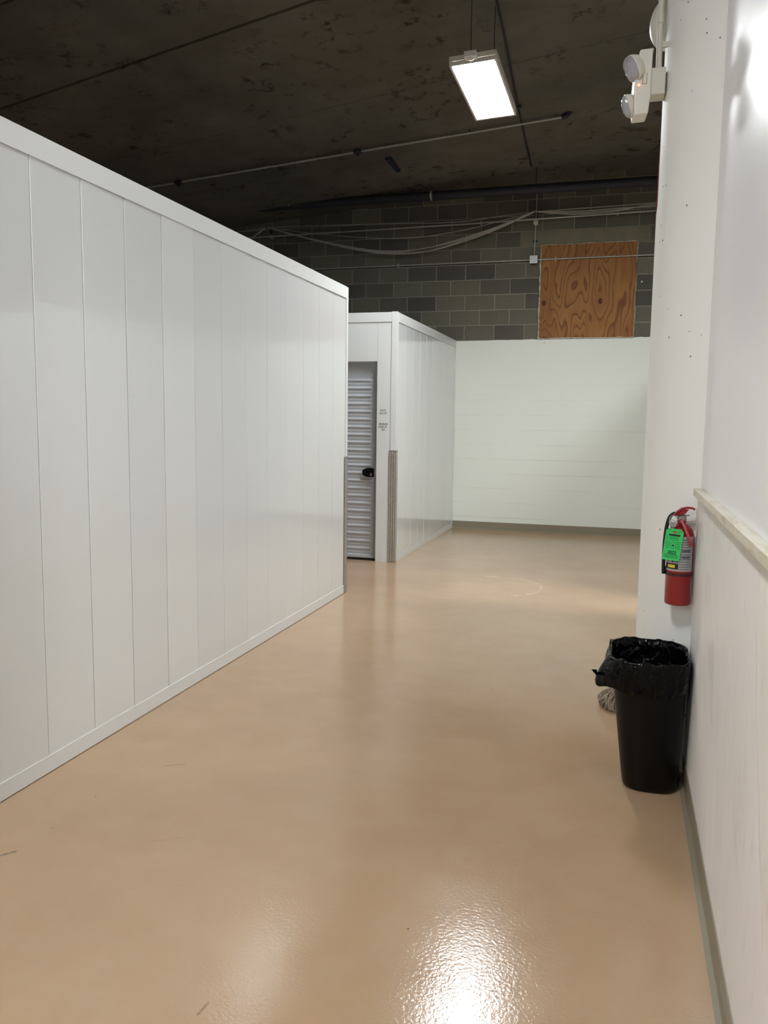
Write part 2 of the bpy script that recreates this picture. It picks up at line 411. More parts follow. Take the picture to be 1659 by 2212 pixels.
# --- left block
blk=thing('storage_unit_block','long glossy white panelled storage unit wall filling the left side','storage unit',(X_L-.03,3.2,0))
seams=[]; y=6.822-.0
ys=[6.822-.3283*i for i in range(0,36)]
for i in range(len(ys)-1):
    y1,y0=ys[i],ys[i+1]
    if y1<.6: pass
    tilt=(random.random()-.5)*.006; tz=(random.random()-.5)*.005
    x=X_L
    mb=MB(); g=.0012
    # shallow pan: flat face with folded edges
    xa=x+tilt*.5; xb=x-tilt*.5
    P=[(xa-.002,y0+g,.075),(xa,y0+g+.003,.075),(xb,y1-g-.003,.075),(xb-.002,y1-g,.075)]
    Q=[(px_+tz*.6,py_,2.602) for px_,py_,_ in P]
    mb.loft([[Vector(v) for v in P]+[Vector((x-.03,y1-g,.075)),Vector((x-.03,y0+g,.075))],[Vector(v) for v in Q]+[Vector((x-.03,y1-g,2.602)),Vector((x-.03,y0+g,2.602))]])
    obj('panel',mb,M_panel,blk)
yend=ys[-1]
obj('backing',MB().box((X_L-.05,yend,.01),(X_L-.0305,Y_C-.03,2.66)),M_galv,blk)
obj('top_trim',MB().prism([(X_L-.055,2.60),(X_L-.055,2.685),(X_L+.006,2.685),(X_L+.006,2.588),(X_L+.0025,2.588),(X_L+.0025,2.60)],yend,Y_C-.052),M_trim,blk)
obj('base_trim',MB().prism([(X_L-.03,.004),(X_L+.004,.004),(X_L+.004,.078),(X_L-.03,.0745)],yend,Y_C-.052),M_trim,blk,bevel=.001)
obj('corner_post',MB().prism([(X_L-.06,Y_C-.052),(X_L+.004,Y_C-.052),(X_L+.004,Y_C-.002),(X_L-.06,Y_C-.002)],0,2.685,'z'),M_trim,blk,bevel=.002)
guard(blk,True,(X_L+.0045,Y_C-.0015))
# end of block facing the cross aisle
for i in range(10):
    x1=X_L-.062-.33*i
    obj('panel',MB().box((x1-.328,Y_C-.035,.075),(x1-.001,Y_C-.006,2.602)),M_panel,blk)
obj('top_trim',MB().box((X_L-3.37,Y_C-.06,2.60),(X_L-.061,Y_C,2.685)),M_trim,blk)
obj('base_trim',MB().box((X_L-3.37,Y_C-.035,0),(X_L-.061,Y_C-.002,.074)),M_trim,blk)
# --- second block beyond the cross aisle
b2=thing('storage_unit','white storage unit with silver roll-up door beyond the cross aisle','storage unit',(X_L-.5,Y_U+.3,0))
yy=Y_U+.055; i=0
while yy<Y_F-.04:
    y1=min(yy+.3283,Y_F-.03)
    tilt=(random.random()-.5)*.006
    xa=X_L+tilt*.5; xb=X_L-tilt*.5
    P=[(xa-.0015,yy+.0006,.075),(xa,yy+.003,.075),(xb,y1-.003,.075),(xb-.0015,y1-.0006,.075),(X_L-.03,y1-.001,.075),(X_L-.03,yy+.001,.075)]
    mb=MB().loft([[Vector(v) for v in P],[Vector((a,b_,2.602)) for a,b_,_ in P]])
    obj('panel',mb,M_panel,b2); yy=y1; i+=1
obj('backing',MB().box((X_L-.05,Y_U+.06,.01),(X_L-.0305,Y_F-.02,2.66)),M_galv,b2)
obj('top_trim',MB().prism([(X_L-.055,2.60),(X_L-.055,2.685),(X_L+.006,2.685),(X_L+.006,2.585),(X_L+.002,2.585),(X_L+.002,2.60)],Y_U+.052,Y_F-.004),M_trim,b2)
obj('base_trim',MB().prism([(X_L-.03,.0),(X_L+.004,.0),(X_L+.004,.072),(X_L-.03,.074)],Y_U+.052,Y_F-.03),M_trim,b2,bevel=.001)
obj('corner_post',MB().box((X_L-.06,Y_U,0),(X_L+.004,Y_U+.052,2.69)),M_trim,b2,bevel=.002)
obj('end_trim',MB().box((X_L-.03,Y_F-.03,0),(X_L+.005,Y_F-.0035,2.64)),M_trim,b2)
guard(b2,False,(X_L+.0045,Y_U-.0005))
DX1=-2.556; DX0=-3.48
obj('front_panel',MB().box((DX1,Y_U+.006,.0),(X_L-.061,Y_U+.03,2.602)),M_trim,b2,bevel=.0015)
obj('header_panel',MB().box((DX0,Y_U+.006,2.172),(DX1-.002,Y_U+.03,2.602)),M_trim,b2,bevel=.0015)
obj('front_panel',MB().box((-6.2,Y_U+.006,.0),(DX0-.002,Y_U+.03,2.602)),M_trim,b2,bevel=.0015)
obj('top_trim',MB().prism([(Y_U+.05,2.59),(Y_U+.05,2.685),(Y_U-.001,2.685),(Y_U-.001,2.585),(Y_U+.003,2.585),(Y_U+.003,2.59)],-6.2,X_L-.061,'x'),M_trim,b2)
# roll-up door
door=obj('door',MB().box((DX1-.03,Y_U+.03,.03),(DX1-.0015,Y_U+.10,2.172)).box((DX0+.0015,Y_U+.03,.03),(DX0+.03,Y_U+.10,2.172)),M_galv,b2)
# curtain with pressed ribs that fade out near the edge
prof=[]; zr=[]
pitch=.0838; z=.045
ribs=[1.972-pitch*k for k in range(24)]
NX=26; xs=[DX0+.03+(DX1-.03-DX0-.03)*i/NX for i in range(NX)]+[DX1-.098,DX1-.088,DX1-.078,DX1-.066,DX1-.05,DX1-.0305]
xs=sorted(set([x_ for x_ in xs if x_<DX1-.1]+[DX1-.098,DX1-.09,DX1-.08,DX1-.068,DX1-.05,DX1-.0305]))
zs=[.042]; k=.042
zz=.05
def ribh(z,x):
    e=min(1,max(0,(DX1-.070-x)/.03)); e=e*e*(3-2*e)
    best=0
    for r in ribs:
        d=z-r
        if abs(d)<.017:
            best=max(best,.0095*math.cos(d/.017*PI/2))
        # small stiffening crease halfway
    for r in ribs:
        d=z-(r-pitch/2)
        if abs(d)<.008: best=max(best,.0025*math.cos(d/.008*PI/2))
    return best*e+.0012*math.cos(z*2*PI/pitch)*(1-e)
while zz<2.165:
    zs.append(zz); zz+=.003
zs.append(2.17)
rows=[[Vector((x_,Y_U+.075-ribh(z_,x_),z_)) for x_ in xs] for z_ in zs]
mb=MB(); mb.loft(rows,cap=False,closed=False)
cur=obj('door_curtain',mb,M_door,door,smooth=False)
for p_ in cur.data.polygons: p_.use_smooth=True
obj('bottom_bar',MB().box((DX0+.03,Y_U+.05,.028),(DX1-.0305,Y_U+.078,.062)),M_door,door,bevel=.003)
obj('bottom_seal',MB().box((DX0+.03,Y_U+.052,.0),(DX1-.0305,Y_U+.077,.0275)),M_rubber,door)
# latch
lt=MB(); pts=[]
for k in range(28):
    a=2*PI*k/28; ca,sa=math.cos(a),math.sin(a)
    pts.append((-2.640+.088*math.copysign(abs(ca)**1.0,ca),.975+.050*math.copysign(abs(sa)**.75,sa)))
lt.prism(pts,Y_U+.040,Y_U+.064)
latch=obj('latch',lt,M_blackp,door,bevel=.003)
obj('slide_bolt',MB().box((-2.69,Y_U+.028,.948),(-2.645,Y_U+.0395,.962)).box((-2.658,Y_U+.026,.975),(-2.630,Y_U+.0395,1.0)),M_blackp,latch,bevel=.002)
pk=obj('lock_cylinder',MB().box((-2.630,Y_U+.018,.940),(-2.612,Y_U+.0385,.968)),M_galv,latch,bevel=.002)
# lettering
def text(name,body,loc,size,mat,parent,sx=1,rot=(PI/2,0,0),align='CENTER',ext=.0004,bold=0,sp=1.0):
    cu=bpy.data.curves.new(name,'FONT'); cu.body=body; cu.size=size; cu.align_x=align; cu.extrude=ext; cu.offset=bold; cu.space_character=sp
    to=bpy.data.objects.new('tmp',cu); COL.objects.link(to)
    dg=bpy.context.evaluated_depsgraph_get(); me=bpy.data.meshes.new_from_object(to.evaluated_get(dg))
    bpy.data.objects.remove(to); 
    o=bpy.data.objects.new(name,me); COL.objects.link(o); me.materials.clear(); me.materials.append(mat)
    M=Matrix.Translation(loc)@(rot if isinstance(rot,Matrix) else Matrix.Rotation(rot[2],4,'Z')@Matrix.Rotation(rot[0],4,'X'))@Matrix.Diagonal((sx,1,1,1))
    me.transform(M)
    o.parent=parent; o.matrix_parent_inverse=parent.matrix_basis.inverted()
    return o
YT=Y_U+.0055
for body,x_,z_ in (('UNITS',-2.487,1.640),('246-275',-2.487,1.610),('SPRINKLER',-2.482,1.494),('RISER IN',-2.490,1.464),('253',-2.483,1.434)):
    text('lettering',body,(x_,YT,z_-.0),.031,M_inkb,b2,sx=.62 if len(body)<9 else .52,bold=.0005,sp=1.3)

# --- blocks of units to the right beyond the column (behind it, seen only a step to the side)
def side_block(name,label,x0,x1,y0,y1):
    t=thing(name,label,'storage unit',((x0+x1)/2,(y0+y1)/2,0))
    obj('panel',MB().box((x0,y0+.001,.0),(x0+.04,y1-.001,2.60)),M_panel,t)
    obj('panel',MB().box((x0+.041,y0,.0),(x1,y0+.04,2.60)),M_panel,t)
    obj('panel',MB().box((x0+.041,y1-.04,.0),(x1,y1,2.60)),M_panel,t)
    obj('top_trim',MB().box((x0-.004,y0-.004,2.601),(x0+.05,y1+.004,2.685)),M_trim,t)
    return t
side_block('storage_unit','white storage unit block hidden behind the round column',.95,4.9,4.6,6.365)
side_block('storage_unit','white storage unit block right of the far white wall',.95,4.9,7.10,11.6)

# ------------------------------------------------------------ far wall fittings
pb=thing('plywood_board','square bare plywood board covering an opening in the block wall','board',(-.55,Y_F-.02,2.7))
PX0,PX1,PZ0,PZ1=-1.178,.077,2.700,3.945
obj('board',MB().box((PX0,Y_F-.024,PZ0),(PX1,Y_F-.0065,PZ1)),M_ply,pb,bevel=.001)
cb=MB()
def caulk(a,b,n=46,w=.006):
    pts=[]; rr=[]
    for i in range(n+1):
        t_=i/n; p_=Vector(a).lerp(Vector(b),t_)
        jit=noise.noise(p_*9)*.008
        p_=p_+Vector((jit if a[0]==b[0] else 0,0,jit if a[2]==b[2] else 0)); pts.append(p_); rr.append(w*(.55+abs(noise.noise(p_*23))*1.6))
    cb.tube(pts,rr,6)
yk=Y_F-.018
caulk((PX0-.004,yk,PZ0-.02),(PX0-.004,yk,PZ1),w=.010); caulk((PX0,yk,PZ1+.003),(PX1,yk,PZ1+.003),w=.005)
caulk((PX1+.003,yk,PZ0),(PX1+.003,yk,PZ1),w=.004); caulk((PX0,yk,PZ0-.004),(PX1,yk,PZ0-.004),w=.007)
obj('caulk_bead',cb,M_caulk,pb,smooth=True)
jb=thing('junction_box','square grey metal junction box left of the plywood board','junction box',(-1.273,Y_F-.05,3.70))
obj('box',MB().box((-1.322,Y_F-.085,3.702),(-1.224,Y_F-.001,3.800)),M_galv,jb,bevel=.004)
obj('cover',MB().box((-1.326,Y_F-.089,3.698),(-1.220,Y_F-.0855,3.804)),mat_galv('galv_cover',(172,172,166),.45,.5),jb,bevel=.003)
yc=Y_F-.05
def pipe_thing(name,label,cat,pts,r,mat,group=None,parts=(),n=10):
    t=thing(name,label,cat,pts[0],group)
    obj('tube',MB().tube(pts,r,n),mat,t,smooth=True)
    for nm,mb_,m_ in parts: obj(nm,mb_,m_,t,smooth=False)
    return t
def strap(x,z,y,r=.012,vertical=False):
    mb=MB()
    if vertical: mb.box((x-.03,y+.002,z-.009),(x+.03,Y_F-.001,z+.009)); 
    else: mb.box((x-.009,y+.002,z-.03),(x+.009,Y_F-.001,z+.03))
    return mb
pipe_thing('conduit','thin horizontal conduit running left from the junction box','conduit',[(-6.3,yc,3.745),(-1.3265,yc,3.751)],.0095,M_conduit,parts=[('coupling',MB().tube([(-1.72,yc,3.7505),(-1.66,yc,3.7505)],.014,10),M_conduit),('strap',strap(-3.2,3.749,yc),M_conduit)])
pipe_thing('conduit','thin conduit crossing the plywood board to the column','conduit',[(-1.2195,yc,3.751),(1.6,yc,3.757)],.0095,M_conduit,parts=[('coupling',MB().tube([(-1.19,yc,3.751),(-1.15,yc,3.751)],.014,10),M_conduit),('strap',strap(-.98,3.7515,yc),M_brass)])
pipe_thing('conduit','vertical conduit dropping down the wall to the junction box','conduit',[(-1.268,yc,3.8045),(-1.262,yc,4.18),(-1.258,yc,4.62)],.0095,M_conduit,parts=[('strap',MB().box((-1.29,yc-.014,4.215),(-1.235,Y_F-.001,4.30)),M_offw),('strap',strap(-1.262,4.0,yc,vertical=True),M_darkpipe)])
yc2=Y_F-.10
pipe_thing('conduit','long pale conduit running the width of the block wall under the cables','conduit',[(-7.2,yc2,4.22),(-2.3,yc2,4.262),(1.7,yc2,4.325)],.0125,M_conduit,parts=[('strap',MB().box((-5.165,yc2+.003,4.21),(-5.15,Y_F-.001,4.26)),M_conduit),('strap',MB().box((-2.02,yc2+.003,4.255),(-2.0,Y_F-.001,4.29)),M_conduit),('strap',MB().box((-.2,yc2+.003,4.285),(-.18,Y_F-.001,4.315)),M_conduit)])
# cable hooks and cables
ych=Y_F-.15
for x_,z_,lb in ((-5.19,4.345,'dark cable hook at the left end of the sagging cables'),(-1.262,4.352,'dark cable hook above the junction box')):
    t=thing('cable_hook',lb,'hook',(x_,ych,z_),'cable hooks on the block wall')
    obj('arm',MB().tube([(x_,Y_F-.001,z_+.03),(x_,ych-.02,z_+.02),(x_,ych-.03,z_-.01)],.009,8),M_darkpipe,t,smooth=True)
    obj('plate',MB().box((x_-.022,Y_F-.012,z_-.05),(x_+.022,Y_F-.001,z_+.06)),M_darkpipe,t)
def P(px_,py_): pass
def sag(name,label,pts,r,off=0,group='grey cables strung along the block wall'):
    # smooth curve through the points
    n=len(pts); out=[]
    for i in range(n-1):
        p0=Vector(pts[max(i-1,0)]);p1=Vector(pts[i]);p2=Vector(pts[i+1]);p3=Vector(pts[min(i+2,n-1)])
        for k in range(10):
            t_=k/10; out.append(.5*((2*p1)+(-p0+p2)*t_+(2*p0-5*p1+4*p2-p3)*t_*t_+(-p0+3*p1-3*p2+p3)*t_**3))
    out.append(Vector(pts[-1]))
    return tag(obj(name,MB().tube(out,r,6),M_cable,smooth=True),label,'cable',group)
G='grey cables strung along the block wall'
Yw=ych-.02
def W(x,z,dy=0): return (x,Yw+dy,z)
for k in range(4):
    dz=(k-1.5)*.006; dd=[0,-.012,.022,.006][k]
    sag('cable',['lowest sagging grey cable of the bundle between the two hooks','second lowest sagging grey cable between the two hooks','third sagging grey cable of the bundle between the two hooks','uppermost cable of the thick sagging bundle between the hooks'][k],
        [W(-5.19,4.352,-.01*k),W(-4.4,4.13+dz-dd*.5,-.01*k),W(-3.70,3.965+dz*1.4,-.012*k),W(-3.20,3.905+dz*2,-.012*k),W(-2.75,3.92+dz*2+dd,-.012*k),W(-2.28,4.02+dz*2.4,-.012*k),W(-1.78,4.165+dz*1.5,-.01*k),W(-1.262,4.36,-.01*k)],.0065)
sag('cable','thin grey cable sagging less, above the thick bundle',[W(-5.19,4.35,.01),W(-4.45,4.235,.01),W(-3.70,4.14,.01),W(-3.0,4.10,.01),W(-2.3,4.16,.01),W(-1.75,4.26,.01),W(-1.262,4.362,.01)],.005)
sag('cable','nearly straight grey cable highest between the hooks',[W(-5.19,4.36,.02),W(-3.70,4.325,.02),W(-2.4,4.285,.02),W(-1.8,4.325,.02),W(-1.262,4.365,.02)],.0055)
sag('cable','straight grey cable from the hook right to the column',[W(-1.262,4.365,.02),W(.0,4.385,.02),W(1.5,4.42,.02)],.0075)
for k in range(3):
    sag('cable',['slack grey cable drooping lowest right of the box hook','slack grey cable drooping slightly right of the box hook','slack grey cable, middle one right of the box hook'][k],
        [W(-1.262,4.36,-.01*k),W(-.98,4.318+.012*k,-.01*k),W(-.6,4.292+.018*k,-.01*k),W(-.15,4.312+.014*k,-.01*k),W(.28,4.375-.02*k,-.01*k),W(1.4,4.40-.03*k,-.01*k)],.006)
sag('cable','grey cable running down left from the left hook',[W(-5.19,4.35,.0),W(-5.6,4.315,0),W(-6.6,4.25,0)],.0065)
sag('cable','thick grey cable dropping steeply left of the left hook',[W(-5.2,4.34,-.02),W(-5.45,4.18,-.03),W(-5.9,3.86,-.04)],.013)
# sprinkler main along far wall
YM=11.25; zm0=4.592
mp=thing('sprinkler_main','thick dark pipe hung just below the ceiling along the far wall','pipe',(-1.2,YM,4.6))
obj('tube',MB().tube([(-10.9,YM,4.56),(-4.,YM,4.585),(1.8,YM,4.60)],.060,20),M_darkpipe,mp,smooth=True)
for x_ in (-1.235,-2.64,-4.71,-6.8):
    zt=zc(x_,YM)
    yt=YM-.33 if x_>-2 else YM-.0
    obj('hanger_rod',MB().tube([(x_,YM,4.66),(x_,YM,zt+.02)],.006,8),M_darkpipe,mp,smooth=True)
    obj('clamp',MB().lathe([(.064,-.014),(.064,.014),(.060,.014),(.060,-.014)],20,Matrix.Translation((x_,YM,zm0))@Matrix.Rotation(PI/2,4,'Y')),M_conduit if x_<-2 else M_darkpipe,mp)
# sprinkler branch pipe on ceiling
yb=9.99
bp=thing('sprinkler_branch_pipe','thin pipe crossing under the ceiling beyond the light with an upturned end','pipe',(-1,yb,4.9))
def zb(x): return zc(x,yb)-.035
obj('tube',MB().tube([(-9.,yb,zb(-9)),(-5.7,yb,zb(-5.7)),(-.82,yb,zb(-.82))],.0135,10),M_conduit,bp,smooth=True)
obj('elbow',MB().tube([(-.83,yb,zb(-.83)),(-.79,yb,zb(-.79)),(-.765,yb+.0,zb(-.77)+.02),(-.76,yb,zc(-.76,yb)+.01)],.028,10),M_darkpipe,bp,smooth=True)
obj('flange',MB().lathe([(.04,-.012),(.04,.0)],14,Matrix.Translation((-.76,yb,zc(-.76,yb)))),M_darkpipe,bp)
for x_ in (-3.29,-5.78):
    obj('tee',MB().tube([(x_-.05,yb,zb(x_-.05)),(x_+.05,yb,zb(x_+.05))],.026,10).tube([(x_,yb,zb(x_)-.05),(x_,yb,zb(x_)+.03)],.02,10),M_darkpipe,bp,smooth=True)
obj('hanger',MB().tube([(-3.81,yb,zb(-3.81)-.03),(-3.81,yb,zc(-3.81,yb)+.02)],.008,8),M_darkpipe,bp)
obj('hanger',MB().tube([(-1.9,yb,zb(-1.9)-.01),(-1.9,yb,zc(-1.9,yb)+.02)],.008,8),M_darkpipe,bp)
# ceiling conduit along the corridor direction
t=thing('ceiling_conduit','thin conduit on the ceiling running from beside the light to the far wall','conduit',(-1.28,9,5.1))
cpts=[(-1.26+.0,7.0,zc(-1.26,7.0)-.016),(-1.27,8.5,zc(-1.27,8.5)-.016),(-1.29,9.8,zc(-1.29,9.8)-.016),(-1.29,11.1,zc(-1.29,11.1)-.016)]
obj('tube',MB().tube(cpts,.010,8),M_darkpipe,t,smooth=True)
obj('strap',MB().box((-1.33,9.62,zc(-1.29,9.65)-.03),(-1.25,9.66,zc(-1.29,9.65)-.002)),M_darkpipe,t)
# little steel bracket and conduit hook under ceiling
tag(obj('ceiling_bracket',MB().loft([[Vector((x_,y_,zc(x_,y_)-.03)) for x_,y_ in ((-3.03,10.30),(-2.95,10.30),(-2.93,10.68),(-2.98,10.68))],[Vector((x_,y_,zc(x_,y_)+.01)) for x_,y_ in ((-3.03,10.30),(-2.95,10.30),(-2.93,10.68),(-2.98,10.68))]]),M_darkpipe),'short dark steel bracket fixed flat to the ceiling left of the light','bracket')
tag(obj('pipe_strap',MB().tube([(-4.62,11.15,4.67),(-4.60,11.13,4.60),(-4.58,11.12,4.55),(-4.53,11.12,4.53)],[.010,.012,.010,.006],6),simple('rust',c(120,70,50),.8),smooth=True),'small rusty metal strap hanging on the dark main pipe','strap')

# ------------------------------------------------------------ ceiling lights
M_sens=simple('sensor_white',c(225,225,225),.5)
def ceiling_light(cx,cy,cz,label,power,tilt=0,rz=0):
    L,Wd=1.195,.348
    M_diff=emis('led_diffuser',(.94,.97,1.0),power)
    t=thing('ceiling_light',label,'ceiling light',(cx,cy,cz))
    R_=Matrix.Translation((cx,cy,cz))@Matrix.Rotation(rz,4,'Z')@Matrix.Rotation(tilt,4,'Y')
    def bx(a,b,m=None): return (m or MB()).box(a,b,R_)
    h=bx((-Wd/2-.02,-L/2-.03,.035),(Wd/2+.02,L/2+.03,.075))
    bx((-Wd/2-.02,-L/2-.03,-.002),(-Wd/2-.001,L/2+.03,.0345),h); bx((Wd/2+.001,-L/2-.03,-.002),(Wd/2+.02,L/2+.03,.0345),h)
    bx((-Wd/2,L/2+.001,-.002),(Wd/2,L/2+.03,.0345),h)
    # near end with slots
    bx((-Wd/2,-L/2-.03,-.002),(Wd/2,-L/2-.024,.0345),h)
    for k in range(7): 
        x_=-Wd/2+Wd*k/6
        bx((x_-.004,-L/2-.0235,-.002),(x_+.004,-L/2-.0015,.0345),h)
    obj('housing',h,M_white,t,bevel=.002)
    obj('diffuser',bx((-Wd/2,-L/2,.004),(Wd/2,L/2,.034)),M_diff,t)
    obj('end_slot_lens',bx((-Wd/2+.005,-L/2-.0225,.012),(Wd/2-.005,-L/2-.0025,.02)),emis('slot_glow',(.94,.97,1.),14),t)
    s_=obj('occupancy_sensor',bx((-.05,-L/2-.155,.0),(.05,-L/2-.075,.045)),M_sens,t,bevel=.006)
    obj('sensor_lens',MB().lathe([(.028,.0),(.024,-.010),(.012,-.016),(.001,-.018)],20,R_@Matrix.Translation((0,-L/2-.115,0))),M_white,s_,smooth=True)
    obj('sensor_arm',bx((-.015,-L/2-.0745,.02),(.015,-L/2-.031,.035)),M_white,t)
    for y_ in (-L/2-.11,L/2-.15):
        q_=R_@Vector((0,y_,.046 if y_<-.6 else .076))
        obj('suspension_wire',MB().tube([q_,(q_.x,q_.y,zc(q_.x,q_.y)+.01)],.0035,6),M_darkpipe,t)
    return t
ceiling_light(-1.292,7.49,4.42,'glowing rectangular white LED light hanging below the concrete ceiling',98.,tilt=-.05)
ceiling_light(-1.25,.20,4.60,'rectangular LED light over the corridor behind the viewer',94.)
ceiling_light(-1.15,-5.6,4.60,'unseen LED light added far behind the viewer to brighten the walls and column',120.)  # added lamp out of view, lifts the light on walls and column
ceiling_light(2.95,5.98,4.60,'rectangular LED light over the storage blocks right of the column',185.,rz=PI/2)

# ------------------------------------------------------------ things on the column
# emergency light (mounted sideways)
em=thing('emergency_light','white twin-head emergency light on the column beside the ceiling conduit','emergency light',(.03,4.0,2.9))
EY=3.99
d2_=math.radians
bodyp=[(-.022,2.900),(.038,2.905),(.045,2.975),(.048,3.160),(.052,3.178),(-.006,3.174),(-.020,3.110),(-.026,3.02)]
obj('housing',MB().prism(bodyp,EY-.055,EY+.055),M_white,em,bevel=.006,seg=3)
obj('status_light',MB().lathe([(.006,0),(.006,.003),(.003,.006),(.0005,.0065)],14,Matrix.Translation((-.006,EY-.055,3.025))@Matrix.Rotation(PI/2,4,'X')),M_orange,em,smooth=True)
obj('test_slot',MB().box((.008,EY-.0565,3.03),(.010,EY-.0545,3.075)).box((.026,EY-.0565,3.03),(.028,EY-.0545,3.075)).box((.008,EY-.0565,3.028),(.028,EY-.0545,3.030)),simple('slot_shadow',c(120,110,96),.6),em)
def head(cx,cy,cz,dirv,parent,sc=1.,yaw_=0):
    d=Vector(dirv).normalized(); q=d.to_track_quat('Z','Y').to_matrix().to_4x4()
    Mx=Matrix.Translation((cx,cy,cz))@q@Matrix.Diagonal((sc*1.0,sc*1.18,sc,1))
    def sq(r,a,z):
        ca,sa=math.cos(a),math.sin(a); k=(abs(ca)**3.4+abs(sa)**3.4)**(-1/3.4)
        return Vector((r*.9*k*ca,r*.9*k*sa,z))
    hm=MB(); hm.loft([[Mx@sq(r,2*PI*k/28,z) for k in range(28)] for r,z in [(.012,-.052),(.030,-.046),(.046,-.028),(.054,-.004),(.055,.006),(.052,.008)]])
    hd=obj('lamp_head',hm,M_white,parent,smooth=True)
    # ribbed lens with a grid of facets
    rings=[]; prof=[(.052,.008),(.050,.014),(.040,.022),(.028,.028),(.014,.031),(.001,.032)]
    mb=MB()
    n=28
    for i,(r,z_) in enumerate(prof):
        rings.append([Mx@sq(r,2*PI*k/n,z_+(.002 if (k//2+i)%2 else 0)) for k in range(n)])
    mb.loft(rings)
    obj('lens',mb,M_lens,hd)
    return hd
head(-.034,EY-.050,3.098,(-.80,-.36,-.46),em,.92)
head(-.040,EY+.012,2.962,(-.93,-.02,-.36),em,.84)
obj('head_bracket',MB().tube([(-.022,EY-.045,3.115),(.002,EY-.03,3.125)],.014,12),M_white,em,smooth=True)
obj('head_bracket',MB().tube([(-.05,EY,2.965),(-.02,EY,2.97)],.014,12),M_white,em,smooth=True)
em.rotation_euler.z=d2_(6)
bpy.context.view_layer.update()
obj('junction_box',MB().box((.050,EY-.045,2.985),(.112,EY+.045,3.098)),M_offw,em,bevel=.004)
# conduit up from the box
cd=thing('column_conduit','white painted conduit rising from the emergency light along the column','conduit',(.083,4.0,3.11))
obj('tube',MB().tube([(.082,4.0,3.1125),(.080,4.0,3.40),(.076,4.0,3.9),(.076,4.0,zc(.08,4))],.0125,14),M_offw,cd,smooth=True)
obj('coupling',MB().tube([(.080,4.0,3.30),(.080,4.0,3.34)],.0155,14),M_offw,cd,smooth=True)
obj('strap',MB().box((.082,3.995,3.20),(.115,4.006,3.222)),M_offw,cd)
# round dome behind the conduit
Md=Matrix.Translation((.125,4.10,3.345))@Vector((-.62,-.72,-.18)).to_track_quat('Z','Y').to_matrix().to_4x4()
dm=thing('round_dome','round white dome fixed high on the column behind the conduit','dome',(.12,4.09,3.34))
obj('shell',MB().lathe([(.112,-.03),(.115,.0),(.110,.006),(.085,.022),(.05,.032),(.001,.036)],40,Md),M_white,dm,smooth=True)
# red wire
tag(obj('red_wire',MB().tube([(.1078,4.07,2.78),(.1055,4.07,2.70),(.1050,4.07,2.6),(.1035,4.07,2.50),(.1010,4.07,2.455)],.0022,8),simple('red_wire_jacket',c(120,36,44),.5),smooth=True),'thin red wire running down the left edge of the column','wire')

# ------------------------------------------------------------ fire extinguisher
EX,EYx=.258,3.695
fe=thing('fire_extinguisher','red fire extinguisher with green tag hung on the column by the wainscot','fire extinguisher',(EX,EYx,.775))
T=Matrix.Translation((EX,EYx,.775))
r=.054
cyl=obj('cylinder',MB().lathe([(.049,.0),(.053,.003),(r,.008),(r,.295),(.0525,.310),(.047,.326),(.036,.340),(.022,.348),(.018,.352),(.018,.362)],48,T),M_red,fe,smooth=True)
def arcband(r_,z0,z1,a0,a1,n=24,th=.0007,skew=0):
    ri=r_; ro=r_+th; mb=MB(); rings=[]
    for i in range(n+1):
        a=a0+(a1-a0)*i/n
        rings.append([T@Vector((rr*math.cos(a),rr*math.sin(a),z_)) for rr,z_ in ((ri,z0),(ro,z0),(ro,z1),(ri,z1))])
    mb.loft(rings); return mb
d2=math.radians
# direction to camera is -Y => angle -90deg
lab=obj('label',arcband(r+.0002,.150,.300,d2(-170),d2(-28)),M_label,cyl)
lab['label']='silver instruction label'
mb=MB()
for k in range(13):
    z_=.158+k*.0105
    if k in (6,): mb2=1
    m_=arcband(r+.0011,z_,z_+.003,d2(-96 if k<6 else -88),d2(-40 if k%3 else -46),10,.0002); mb.add(m_.v,m_.f)
for z_,h_ in ((.205,.012),(.232,.010)):
    m_=arcband(r+.0011,z_,z_+h_,d2(-84),d2(-46),10,.0004); mb.add(m_.v,m_.f)
obj('label_print',mb,M_labelink,lab)
obj('label_band',arcband(r+.0011,.158,.182,d2(-168),d2(-98),14,.0004),M_inkb,lab)
obj('label_patch',arcband(r+.0018,.164,.177,d2(-150),d2(-112),10,.0004),M_yellow,lab)
mb=MB()
for a_,z_ in ((-150,.19),(-128,.188),(-118,.196),(-106,.19)):
    m_=arcband(r+.0011,z_,z_+.013,d2(a_),d2(a_+7),4,.0004); mb.add(m_.v,m_.f)
obj('label_icon',mb,M_inkb,lab)
mb=arcband(r+.0003,.128,.141,d2(-178),d2(178),48,.0022); mb.box((EX-.066,EYx-.012,.775+.142),(EX-.053,EYx+.008,.775+.160))
obj('strap',mb,M_darkred,fe)
obj('hose_clip',MB().box((EX-.068,EYx-.014,.775+.141),(EX-.0545,EYx+.010,.775+.160)),M_blackp,fe)
obj('sticker',arcband(r+.0002,.035,.110,d2(-24),d2(-10),6),M_label,cyl)
